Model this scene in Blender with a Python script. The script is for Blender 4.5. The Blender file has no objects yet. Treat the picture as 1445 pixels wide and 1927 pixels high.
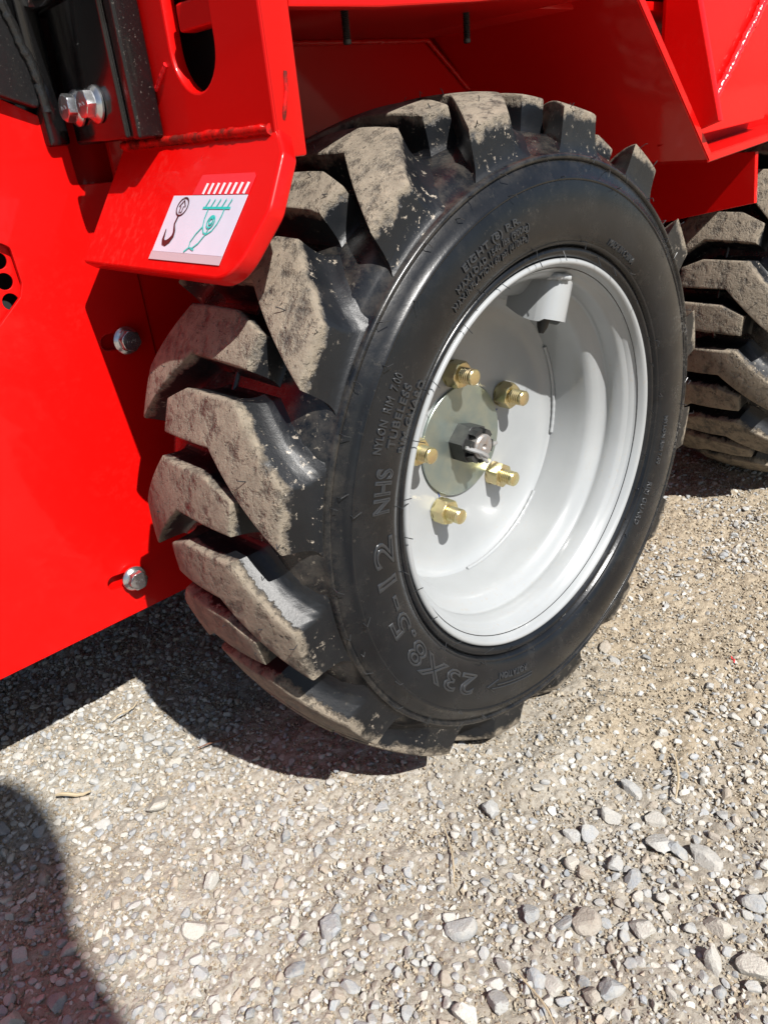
import bpy, bmesh, math, random
import numpy as np
from mathutils import Vector, Matrix
random.seed(7); rng = np.random.default_rng(7)
R = math.radians
SC = bpy.context.scene
COL = SC.collection
ZC = 0.285                                   # height of the wheel centres above the ground

# ------------------------------------------------------------------ camera, sky, sun, exposure
cam = bpy.data.cameras.new('camera'); camo = bpy.data.objects.new('camera', cam); COL.objects.link(camo)
AZ, PITCH, ROLL = 0.7109, 0.4659, 0.1047
fw = Vector((math.sin(AZ)*math.cos(PITCH), math.cos(AZ)*math.cos(PITCH), -math.sin(PITCH)))
rt = Vector((math.cos(AZ), -math.sin(AZ), 0)); dn = fw.cross(rt)
r2 = rt*math.cos(ROLL)+dn*math.sin(ROLL); d2 = -rt*math.sin(ROLL)+dn*math.cos(ROLL)
camo.matrix_world = Matrix(((r2.x, -d2.x, -fw.x, -0.5006), (r2.y, -d2.y, -fw.y, -0.3673), (r2.z, -d2.z, -fw.z, 0.2729+ZC), (0, 0, 0, 1)))
cam.sensor_width = 36; cam.lens = 36*1448/1927; cam.clip_start = 0.01; cam.clip_end = 2000
cam.dof.use_dof = False
SC.camera = camo
SUN = Vector((-0.08, -0.645, 0.76)).normalized()
w = bpy.data.worlds.new('World'); SC.world = w; w.use_nodes = True
nt = w.node_tree; bg = nt.nodes['Background']
sky = nt.nodes.new('ShaderNodeTexSky'); sky.sky_type = 'NISHITA'; sky.sun_disc = False
sky.sun_elevation = math.asin(SUN.z); sky.sun_rotation = math.atan2(SUN.x, SUN.y)
nt.links.new(sky.outputs[0], bg.inputs[0]); bg.inputs[1].default_value = 0.05
sl = bpy.data.lights.new('sun', 'SUN'); sl.energy = 5.0; sl.angle = R(0.53); sl.color = (1.0, 0.97, 0.925)
so = bpy.data.objects.new('sun', sl); COL.objects.link(so); so.location = SUN*20
so.rotation_euler = SUN.to_track_quat('Z', 'Y').to_euler()
vs = SC.view_settings; vs.view_transform = 'Standard'; vs.look = 'None'; vs.exposure = 0.85; vs.gamma = 1; vs.use_curve_mapping = False
SC.cycles.max_bounces = 8; SC.cycles.diffuse_bounces = 3; SC.cycles.glossy_bounces = 3

# ------------------------------------------------------------------ materials
class NT:
    def __init__(s, name):
        s.m = bpy.data.materials.new(name); s.m.use_nodes = True; s.t = s.m.node_tree
        s.b = s.t.nodes['Principled BSDF']
    def n(s, typ, **k):
        o = s.t.nodes.new('ShaderNode'+typ)
        for a, v in k.items():
            if a.startswith('i_'):
                key = a[2:]; key = int(key) if key.isdigit() else key.replace('_', ' ')
                s.set(o.inputs[key], v)
            else: setattr(o, a, v)
        return o
    def set(s, inp, v):
        if hasattr(v, 'is_output'): s.t.links.new(v, inp)
        elif hasattr(v, 'outputs'): s.t.links.new(v.outputs[0], inp)
        else: inp.default_value = v
    def p(s, **k):
        for a, v in k.items(): s.set(s.b.inputs[a.replace('_', ' ')], v)
    def noise(s, vec, scale, detail=4, rough=.55, dist=0):
        return s.n('TexNoise', i_Vector=vec, i_Scale=scale, i_Detail=detail, i_Roughness=rough, i_Distortion=dist).outputs[0]
    def ramp(s, f, stops):
        r = s.n('ValToRGB', i_0=f); e = r.color_ramp.elements
        while len(e) < len(stops): e.new(.5)
        for q, (pos, c) in zip(e, stops):
            q.position = pos; q.color = (c if len(c) == 4 else (*c, 1)) if hasattr(c, '__len__') else (c, c, c, 1)
        return r.outputs[0]
    def mix(s, f, a, b):
        o = s.n('Mix', data_type='RGBA'); s.set(o.inputs[0], f)
        s.set(o.inputs[6], (*a, 1) if isinstance(a, tuple) and len(a) == 3 else a); s.set(o.inputs[7], (*b, 1) if isinstance(b, tuple) and len(b) == 3 else b)
        return o.outputs[2]
    def math(s, op, a, b=0.0, clamp=False):
        o = s.n('Math', operation=op, use_clamp=clamp); s.set(o.inputs[0], a); s.set(o.inputs[1], b); return o.outputs[0]
    def bump(s, h, strength=.3, dist=.001, normal=None):
        o = s.n('Bump', i_Height=h, i_Strength=strength, i_Distance=dist)
        if normal is not None: s.set(o.inputs['Normal'], normal)
        return o.outputs[0]
    def obj(s): return s.n('TexCoord').outputs['Object']

def red_paint(name, dust=0.12, dirt=0.0):
    q = NT(name); o = q.obj()
    n1 = q.ramp(q.noise(o, 9, 5, .6), [(.45, 0), (.75, 1)]); n2 = q.ramp(q.noise(o, 160, 4, .7), [(.5, 0), (.7, 1)])
    d = q.math('MULTIPLY', q.math('MULTIPLY', n1, n2), dust)
    c = q.mix(d, (.52, .0020, .0014), (.62, .30, .24))
    if dirt:
        dd = q.math('MULTIPLY', q.ramp(q.noise(o, 55, 7, .8), [(.42, 0), (.58, 1)]), dirt)
        c = q.mix(dd, c, (.05, .012, .008))
    q.p(Base_Color=c, Roughness=.42, Coat_Weight=.32, Coat_Roughness=.07, Specular_IOR_Level=.15)
    q.set(q.b.inputs['Normal'], q.bump(q.noise(o, 260, 2), .035, .001))
    q.set(q.b.inputs['Coat Normal'], q.bump(q.noise(o, 160, 2), .04, .001))
    return q.m
RED = red_paint('red_gloss_paint', .025); RED_D = red_paint('red_paint_dusty', .08); RED_W = red_paint('red_paint_weld', .1, .9)

def black_paint(name='black_gloss_paint', rough=.17, dust=.12):
    q = NT(name); o = q.obj()
    d = q.math('MULTIPLY', q.ramp(q.noise(o, 500, 3, .7), [(.62, 0), (.72, 1)]), dust)
    c = q.mix(d, (.004, .004, .0045), (.25, .23, .2))
    q.p(Base_Color=c, Roughness=rough, Coat_Weight=.3, Coat_Roughness=.06)
    q.set(q.b.inputs['Normal'], q.bump(q.noise(o, 90, 3), .12, .001))
    return q.m
BLACK = black_paint(); BLACK_S = black_paint('black_satin_paint', .32, .4)

def grey_paint():
    q = NT('light_grey_wheel_paint'); o = q.obj()
    n = q.noise(o, 14, 4)
    c = q.mix(q.ramp(n, [(.35, 0), (.7, 1)]), (.262, .274, .280), (.295, .307, .313))
    d = q.math('MULTIPLY', q.ramp(q.noise(o, 300, 4, .7), [(.58, 0), (.70, 1)]), q.ramp(q.noise(o, 13, 3), [(.40, .05), (.66, .55)]))
    c = q.mix(d, c, (.30, .25, .19))
    q.p(Base_Color=c, Roughness=.33, Coat_Weight=.5, Coat_Roughness=.12)
    q.set(q.b.inputs['Normal'], q.bump(q.noise(o, 45, 3), .05, .002))
    return q.m
GREY = grey_paint()

def rubber(lug=False):
    q = NT('dusty_lug_rubber' if lug else 'tyre_rubber'); o = q.obj()
    rnd = q.n('ObjectInfo').outputs['Random']
    off = q.n('VectorMath', operation='ADD'); q.set(off.inputs[0], o)
    cx = q.n('CombineXYZ'); q.set(cx.inputs[0], q.math('MULTIPLY', rnd, 7.3)); q.set(cx.inputs[1], q.math('MULTIPLY', rnd, 3.1)); q.set(off.inputs[1], cx.outputs[0])
    v = off.outputs[0]
    base = q.mix(q.ramp(q.noise(v, 18, 5, .6), [(.35, 0), (.7, 1)]), (.0035, .0042, .0056), (.0080, .0092, .0112))
    film = q.math('MULTIPLY', q.ramp(q.noise(v, 38, 7, .72), [(.50, 0), (.74, 1)]), .045)
    c = q.mix(film, base, (.17, .15, .125))
    fine = q.noise(v, 420, 4, .7)
    flk = q.math('MULTIPLY', q.ramp(q.noise(v, 170, 5, .75), [(.60, 0), (.645, 1)]), q.ramp(q.noise(v, 12, 3), [(.44, 0), (.6, 1)]))
    if lug:
        top = q.n('Attribute', attribute_name='top').outputs['Fac']
        edge = q.ramp(q.math('ADD', top, q.math('MULTIPLY', q.math('SUBTRACT', q.noise(v, 60, 6, .7), .5), 1.7)), [(.60, 0), (.86, 1)])
        streak = q.n('Mapping'); q.set(streak.inputs[0], v); streak.inputs['Scale'].default_value = (58, 66, 58)
        st = q.ramp(q.n('TexNoise', i_Vector=streak.outputs[0], i_Scale=1.0, i_Detail=5, i_Roughness=.7).outputs[0], [(.32, .12), (.50, 1)])
        pores = q.ramp(q.noise(v, 230, 3, .6), [(.27, .1), (.36, 1)])
        dust = q.math('MULTIPLY', q.math('MULTIPLY', edge, st), pores)
        dust = q.math('MULTIPLY', dust, .96)
        dcol = q.mix(q.ramp(q.noise(v, 95, 6, .7), [(.3, 0), (.7, 1)]), (.100, .082, .060), (.29, .240, .178))
        dcol = q.mix(q.ramp(fine, [(.35, 0), (.65, 1)]), dcol, (.20, .17, .132))
        c = q.mix(flk, c, (.30, .26, .21))
        c = q.mix(dust, c, dcol)
        rough = q.math('ADD', q.math('MULTIPLY', dust, .50), .40)
        h = q.math('MULTIPLY', q.math('ADD', q.noise(v, 190, 6, .75), q.math('MULTIPLY', dust, .6)), q.math('ADD', dust, .22))
        nrm = q.bump(h, .75, .0018)
    else:
        r0 = q.n('SeparateXYZ'); q.set(r0.inputs[0], o)
        rad = q.math('SQRT', q.math('ADD', q.math('MULTIPLY', r0.outputs[0], r0.outputs[0]), q.math('MULTIPLY', r0.outputs[2], r0.outputs[2])))
        groove = q.ramp(rad, [(.2445/1., 0), (.2475, 1)])
        c = q.mix(q.math('MULTIPLY', flk, q.math('ADD', q.math('MULTIPLY', groove, .8), .05)), c, (.32, .28, .22))
        rough = q.math('ADD', q.math('MULTIPLY', film, 1.6), .25)
        nrm = q.bump(q.noise(v, 330, 5, .7), .10, .001)
        # dust settled beside the tread, and the rough scuffed patch at the back of the sidewall
        near = q.math('MULTIPLY', q.ramp(rad, [(.2300, 0), (.2430, 1)]), q.ramp(q.noise(v, 55, 6, .75), [(.42, 0), (.72, .20)]))
        c = q.mix(near, c, (.22, .19, .15))
        sc_ = q.math('MULTIPLY', q.math('MULTIPLY', q.ramp(r0.outputs[0], [(.155, 0), (.20, 1)]), q.ramp(rad, [(.195, 0), (.215, 1)])), q.ramp(q.noise(v, 330, 4, .8), [(.50, 0), (.60, 1)]))
        sc_ = q.math('MULTIPLY', sc_, q.ramp(q.noise(v, 16, 3), [(.42, 0), (.6, .55)]))
        c = q.mix(sc_, c, (.23, .22, .20))
    q.p(Base_Color=c, Roughness=rough, Specular_IOR_Level=.40, Normal=nrm)
    return q.m
RUB = rubber(); LUGM = rubber(True)

def simple(name, col, rough=.5, metal=0.0, bump=None, var=None):
    q = NT(name); o = q.obj(); c = (*col, 1)
    if var: c = q.mix(q.ramp(q.noise(o, var[1], 4, .6), [(.35, 0), (.68, 1)]), col, var[0])
    q.p(Base_Color=c, Roughness=rough, Metallic=metal)
    if bump: q.set(q.b.inputs['Normal'], q.bump(q.noise(o, bump[0], 4), bump[1], .001))
    return q.m
LETTER = simple('raised_rubber', (.022, .024, .027), .28)  # lighter than the tyre rubber: highlights on the letters put into the colour
YZINC = simple('yellow_zinc', (.64, .58, .30), .27, .9, (220, .12), ((.60, .47, .28), 60))
DISCZ = simple('clear_zinc_plate', (.25, .30, .285), .36, .8, (300, .12), ((.34, .36, .30), 45))
ZINC = simple('bright_zinc', (.62, .63, .64), .24, .95, (150, .1), ((.5, .5, .5), 90))
STEEL = simple('bare_steel', (.27, .27, .27), .45, .5, (300, .2), ((.26, .21, .18), 260))
NUTB = simple('black_oxide', (.03, .031, .033), .38, .4, (200, .12), ((.05, .05, .05), 80))
PIN = simple('cotter_steel', (.42, .42, .42), .38, .7)
MARK = simple('blue_marker', (.03, .06, .22), .5)
RUBBLK = simple('soft_black_rubber', (.012, .012, .012), .5)
DARK = simple('cavity_shade_black', (.008, .008, .008), .7)  # near-black colour standing in for shade in the cavities
STICK = simple('sticker_white', (.52, .51, .60), .3, 0, None, ((.47, .465, .55), 25))
STICKG = simple('sticker_grey_band', (.40, .33, .36), .3)
FILM = simple('sticker_red_film', (.60, .02, .03), .22)
INK = simple('sticker_dark_ink', (.045, .012, .014), .35)
TEAL = simple('sticker_teal_ink', (.02, .42, .38), .35)
PINK = simple('sticker_pale_ink', (.80, .62, .66), .35)
WELDR = simple('weld_red', (.70, .012, .016), .18, .0, (420, .5))
WELDB = simple('weld_black', (.012, .012, .012), .16, 0, (420, .5))
PINKMARK = simple('clear_lacquer', (.62, .05, .09), .2)

STONE_RAMP = [(0, (.18, .195, .212)), (.16, (.295, .305, .312)), (.34, (.42, .415, .395)), (.52, (.44, .412, .358)), (.68, (.255, .275, .298)), (.80, (.52, .50, .455)), (.90, (.29, .245, .195)), (.96, (.36, .30, .235)), (1, (.19, .195, .20))]
def stone_mat(name, attr):
    q = NT(name); o = q.obj()
    if attr:
        f = q.n('Attribute', attribute_name='tone').outputs['Fac']; v = q.n('NewGeometry').outputs['Position']; sc = 1.0
    else:
        f = q.n('ObjectInfo').outputs['Random']; v = o; sc = .012
    c = q.ramp(f, STONE_RAMP)
    spk = q.noise(v, 700*sc, 4, .7)
    c = q.mix(q.ramp(spk, [(.32, .45), (.5, 0)]), c, (.10, .10, .10))
    c = q.mix(q.math('MULTIPLY', q.ramp(q.noise(v, 130*sc, 5, .65), [(.38, 0), (.66, 1)]), .62), c, (.385, .360, .315))
    q.p(Base_Color=c, Roughness=.82, Specular_IOR_Level=.3)
    q.set(q.b.inputs['Normal'], q.bump(q.noise(v, 420*sc, 5, .7), .35, .0012/sc if not attr else .0012))
    return q.m
STONE = stone_mat('stone_single', False); GRAVEL = stone_mat('gravel_stone', True)
def dirt_mat():
    q = NT('packed_dirt'); v = q.n('NewGeometry').outputs['Position']
    c = q.mix(q.ramp(q.noise(v, 6, 5, .6), [(.35, 0), (.65, 1)]), (.285, .255, .210), (.395, .368, .318))
    sx = q.n('SeparateXYZ'); q.set(sx.inputs[0], v)
    tan = q.ramp(q.math('ADD', sx.outputs[0], q.math('MULTIPLY', q.math('SUBTRACT', q.noise(v, 5, 4), .5), .7)), [(-.16, 0), (.14, .95)])
    c = q.mix(tan, c, q.mix(q.noise(v, 30, 4), (.30, .245, .172), (.40, .335, .245)))
    c = q.mix(q.ramp(q.noise(v, 240, 5, .75), [(.35, .55), (.55, 0)]), c, (.12, .088, .058))
    c = q.mix(q.ramp(q.noise(v, 520, 3, .7), [(.55, 0), (.7, .6)]), c, (.42, .37, .30))
    q.p(Base_Color=c, Roughness=.95, Specular_IOR_Level=.2)
    q.set(q.b.inputs['Normal'], q.bump(q.noise(v, 330, 6, .75), .8, .003))
    return q.m
DIRT = dirt_mat()
CRUMB = NT('dirt_crumbs')
_f = CRUMB.n('Attribute', attribute_name='tone').outputs['Fac']
CRUMB.p(Base_Color=CRUMB.ramp(_f, [(0, (.19, .150, .105)), (.4, (.31, .260, .190)), (.7, (.37, .325, .255)), (.88, (.25, .255, .25)), (1, (.42, .395, .345))]), Roughness=.95, Specular_IOR_Level=.2)
CRUMB = CRUMB.m
STRAW = simple('dry_straw', (.36, .29, .19), .8); BARK = simple('dead_needle', (.13, .062, .036), .75); REDP = simple('red_plastic', (.6, .02, .03), .4)

# ------------------------------------------------------------------ helpers
def put(name, me, mat=None, parent=None, loc=None, smooth=None):
    if isinstance(me, bmesh.types.BMesh):
        b = me; me = bpy.data.meshes.new(name); bmesh.ops.recalc_face_normals(b, faces=b.faces[:]); b.to_mesh(me); b.free()
    if mat is not None and not me.materials: me.materials.append(mat)
    if smooth is not None:
        me.polygons.foreach_set('use_smooth', [True]*len(me.polygons)); me.set_sharp_from_angle(angle=R(smooth))
    o = bpy.data.objects.new(name, me); COL.objects.link(o)
    if parent is not None: o.parent = parent
    if loc is not None: o.location = loc
    return o
def empty(name, parent=None, loc=(0, 0, 0)):
    o = bpy.data.objects.new(name, None); COL.objects.link(o); o.location = loc; o.empty_display_size = .05
    if parent is not None: o.parent = parent
    return o
def tag(o, label, cat, group=None):
    o['label'] = label; o['category'] = cat
    if group: o['group'] = group
    return o
def box(bm, lo, hi, bevel=0, seg=2):
    vs_ = [bm.verts.new((x, y, z)) for x in (lo[0], hi[0]) for y in (lo[1], hi[1]) for z in (lo[2], hi[2])]
    fs = [bm.faces.new([vs_[i] for i in f]) for f in ((0, 1, 3, 2), (4, 6, 7, 5), (0, 4, 5, 1), (2, 3, 7, 6), (0, 2, 6, 4), (1, 5, 7, 3))]
    bmesh.ops.recalc_face_normals(bm, faces=fs)
    if bevel:
        es = {e for f in fs for e in f.edges}
        bmesh.ops.bevel(bm, geom=list(es), offset=bevel, segments=seg, affect='EDGES', profile=.5)
    return bm
def lathe(prof, n=96, closed=False, flip=False):
    """profile of (y, r) turned about the Y axis"""
    bm = bmesh.new(); rings = []
    for y, r in prof:
        if r < 1e-6: rings.append([bm.verts.new((0, y, 0))]*n)
        else: rings.append([bm.verts.new((r*math.cos(2*math.pi*i/n), y, r*math.sin(2*math.pi*i/n))) for i in range(n)])
    for a, b in zip(rings, rings[1:]):
        for i in range(n):
            q = []
            for v in (a[i], a[(i+1) % n], b[(i+1) % n], b[i]):
                if v not in q: q.append(v)
            if len(q) > 2: bm.faces.new(q)
    return bm
def tube(bm, pts, rad, n=6, jitter=0):
    pts = [Vector(p) for p in pts]; rings = []
    up = Vector((.3, .5, .81))
    for i, p in enumerate(pts):
        t = (pts[min(i+1, len(pts)-1)]-pts[max(i-1, 0)]).normalized()
        a = t.cross(up); a = a.normalized() if a.length > 1e-4 else t.orthogonal().normalized(); b = t.cross(a)
        rr = rad[i] if hasattr(rad, '__len__') else rad
        rr *= 1+jitter*random.uniform(-1, 1)
        rings.append([bm.verts.new(p+(a*math.cos(2*math.pi*k/n)+b*math.sin(2*math.pi*k/n))*rr) for k in range(n)])
    for a, b in zip(rings, rings[1:]):
        for k in range(n): bm.faces.new((a[k], a[(k+1) % n], b[(k+1) % n], b[k]))
    bm.faces.new(rings[0]); bm.faces.new(rings[-1][::-1])
    return bm
def weld(name, pts, rad, mat, parent, step=.0022):
    P = []
    for a, b in zip(pts, pts[1:]):
        a, b = Vector(a), Vector(b); k = max(2, int((b-a).length/step))
        P += [a.lerp(b, i/k)+Vector([random.gauss(0, rad*.09) for _ in '123']) for i in range(k)]
    P.append(Vector(pts[-1]))
    rr = [rad*(.86+.2*abs(math.sin(i*1.15))+random.uniform(-.05, .05)) for i in range(len(P))]
    return put(name, tube(bmesh.new(), P, rr, 8), mat, parent, smooth=50)
def plate(name, outline, holes, thick, frame, mat, parent, bevel=.0012, res=1):
    """flat plate from a 2-D outline (with holes); frame = (origin, u axis, v axis); thickness goes against the normal u x v"""
    cu = bpy.data.curves.new(name, 'CURVE'); cu.dimensions = '2D'; cu.fill_mode = 'BOTH'
    cu.extrude = max(thick/2-bevel, 1e-5); cu.bevel_depth = bevel; cu.bevel_resolution = res; cu.offset = -bevel
    for ring in [outline]+list(holes):
        s = cu.splines.new('POLY'); s.points.add(len(ring)-1); s.use_cyclic_u = True
        for p, q in zip(s.points, ring): p.co = (q[0], q[1], 0, 1)
    o = bpy.data.objects.new('tmp', cu); COL.objects.link(o)
    dg = bpy.context.evaluated_depsgraph_get(); me = bpy.data.meshes.new_from_object(o.evaluated_get(dg))
    bpy.data.objects.remove(o); bpy.data.curves.remove(cu); me.name = name
    og, u, v = [Vector(x) for x in frame]; u.normalize(); v.normalize(); nn = u.cross(v)
    M = Matrix(((u.x, v.x, nn.x, og.x-nn.x*thick/2), (u.y, v.y, nn.y, og.y-nn.y*thick/2), (u.z, v.z, nn.z, og.z-nn.z*thick/2), (0, 0, 0, 1)))
    me.transform(M); me.materials.clear()
    return put(name, me, mat, parent, smooth=32)
def rounded(pts, rad, n=6):
    """round the corners of a polygon; rad is one number or a list"""
    out = []; m = len(pts)
    for i, p in enumerate(pts):
        r = rad[i] if hasattr(rad, '__len__') else rad
        p = Vector(p); a = Vector(pts[i-1]); b = Vector(pts[(i+1) % m])
        if r <= 0: out.append(tuple(p)); continue
        u = (a-p).normalized(); v = (b-p).normalized(); ang = u.angle(v); d = min(r/math.tan(ang/2), .45*(a-p).length, .45*(b-p).length)
        s, e = p+u*d, p+v*d
        for k in range(n+1):
            t = k/n; out.append(tuple(s.lerp(p, t).lerp(p.lerp(e, t), t)))
    return out
def circle2(c, r, n=24): return [(c[0]+r*math.cos(2*math.pi*i/n), c[1]+r*math.sin(2*math.pi*i/n)) for i in range(n)]
def slot2(c, d, r, n=10):
    a = math.atan2(d[1], d[0]); out = []
    for i in range(n+1): t = a-math.pi/2+math.pi*i/n; out.append((c[0]+d[0]+r*math.cos(t), c[1]+d[1]+r*math.sin(t)))
    for i in range(n+1): t = a+math.pi/2+math.pi*i/n; out.append((c[0]+r*math.cos(t), c[1]+r*math.sin(t)))
    return out
def hexring(r, n=6, ph=0): return [(r*math.cos(ph+2*math.pi*i/n), r*math.sin(ph+2*math.pi*i/n)) for i in range(n)]
def orient(me_bm, axis, loc, spin=0):
    """turn a mesh built along -Y (head towards -Y) to point along axis"""
    q = Vector((0, -1, 0)).rotation_difference(Vector(axis).normalized()).to_matrix().to_4x4() @ Matrix.Rotation(spin, 4, 'Y')
    me_bm.transform(Matrix.Translation(loc) @ q); return me_bm
def hexnut(bm, af, y0, y1, ph=0, chamfer=.0012):
    """hexagonal prism from y0 (base) to y1 (outer end, more negative)"""
    rc = af/math.sqrt(3); rows = []
    n = 36
    def prof(y, round_):
        out = []
        for i in range(n):
            t = 2*math.pi*i/n; k = (t+math.pi/6) % (math.pi/3)-math.pi/6
            rr = (af/2)/math.cos(k)
            rr = min(rr, round_); out.append(bm.verts.new((rr*math.cos(t+ph), y, rr*math.sin(t+ph))))
        return out
    L = y0-y1
    rows = [prof(y0, rc), prof(y1+chamfer, rc*.995), prof(y1+chamfer*.35, rc*.945), prof(y1, af/2*.97)]
    for a, b in zip(rows, rows[1:]):
        for i in range(n): bm.faces.new((a[i], a[(i+1) % n], b[(i+1) % n], b[i]))
    bm.faces.new(rows[-1]); bm.faces.new(rows[0][::-1])
    return bm
def threaded(bm, r, y0, y1, pitch=.0017, n=24, depth=.0009, dome=.0012):
    prof = [(y0, r)]; y = y0
    while y-pitch > y1+dome+.001:
        prof += [(y-pitch*.1, r), (y-pitch*.5, r-depth), (y-pitch*.9, r)]; y -= pitch
    prof += [(y1+dome, r), (y1+dome*.3, r*.9), (y1, r*.74), (y1, 0)]
    b2 = lathe(prof, n); me = bpy.data.meshes.new('t'); b2.to_mesh(me); b2.free(); bm.from_mesh(me); bpy.data.meshes.remove(me)
    return bm
def flange_bolt(parent, loc, axis, af=.0165, fl=.0118, name='flange_bolt', mat=None, spin=.3):
    bm = lathe([(0.0, fl*.6), (0.0, fl), (-.0014, fl), (-.0026, fl*.93), (-.0042, af*.56), (-.0042, 0)], 40)
    hexnut(bm, af, -.0038, -.0105, spin)
    # raised head marking
    for k in range(5): box(bm, (-.004+.0017*k, -.0108, -.001+.001*(k % 2)), (-.0031+.0017*k, -.0104, .0014-.0008*(k % 3)))
    orient(bm, axis, Vector(loc), 0)
    return put(name, bm, mat or ZINC, parent, smooth=28)

# ------------------------------------------------------------------ the loader
loader = tag(empty('compact_loader'), 'bright red compact wheel loader with chunky black tyres standing on the gravel', 'loader')
def at(h): return (h[0], h[1], h[2]+ZC)

# ---- wheel
WY = .0882                                    # mid plane of the tread
PROF = [(.004, .1600), (.0015, .1655), (-.0010, .1690), (-.0042, .1712), (-.0052, .1735), (-.0040, .1757), (-.0020, .1766), (-.0030, .1775), (-.0062, .1785), (-.0072, .1800), (-.0070, .1808), (-.0085, .1822), (-.0112, .1880), (-.0126, .1960), (-.0130, .2040), (-.0124, .2120), (-.0110, .2195), (-.0098, .2238), (-.0105, .2243), (-.0104, .2256), (-.0090, .2266), (-.0066, .2320), (-.0042, .2362), (-.0032, .2376), (-.0048, .2386), (-.0052, .2400), (-.0046, .2416), (-.0022, .2424), (.0012, .2432), (.0060, .2474), (.0130, .2526), (.0240, .2566), (.0400, .2590), (.0620, .2602), (.0862, .2608), (.0870, .2626), (.0882, .2630)]
def rb(y):
    y = min(y, 2*WY-y)
    pr = [p for p in PROF[27:]]
    ys = [p[0] for p in pr]; rs = [p[1] for p in pr]
    return float(np.interp(y, ys, rs))
def rtop(y):
    d = abs(WY-y)/(WY-.004); return .2885-.0145*d**2.2
def sidey(r):
    pr = sorted([(p[1], p[0]) for p in PROF[:27]]); return float(np.interp(r, [p[0] for p in pr], [p[1] for p in pr]))

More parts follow.
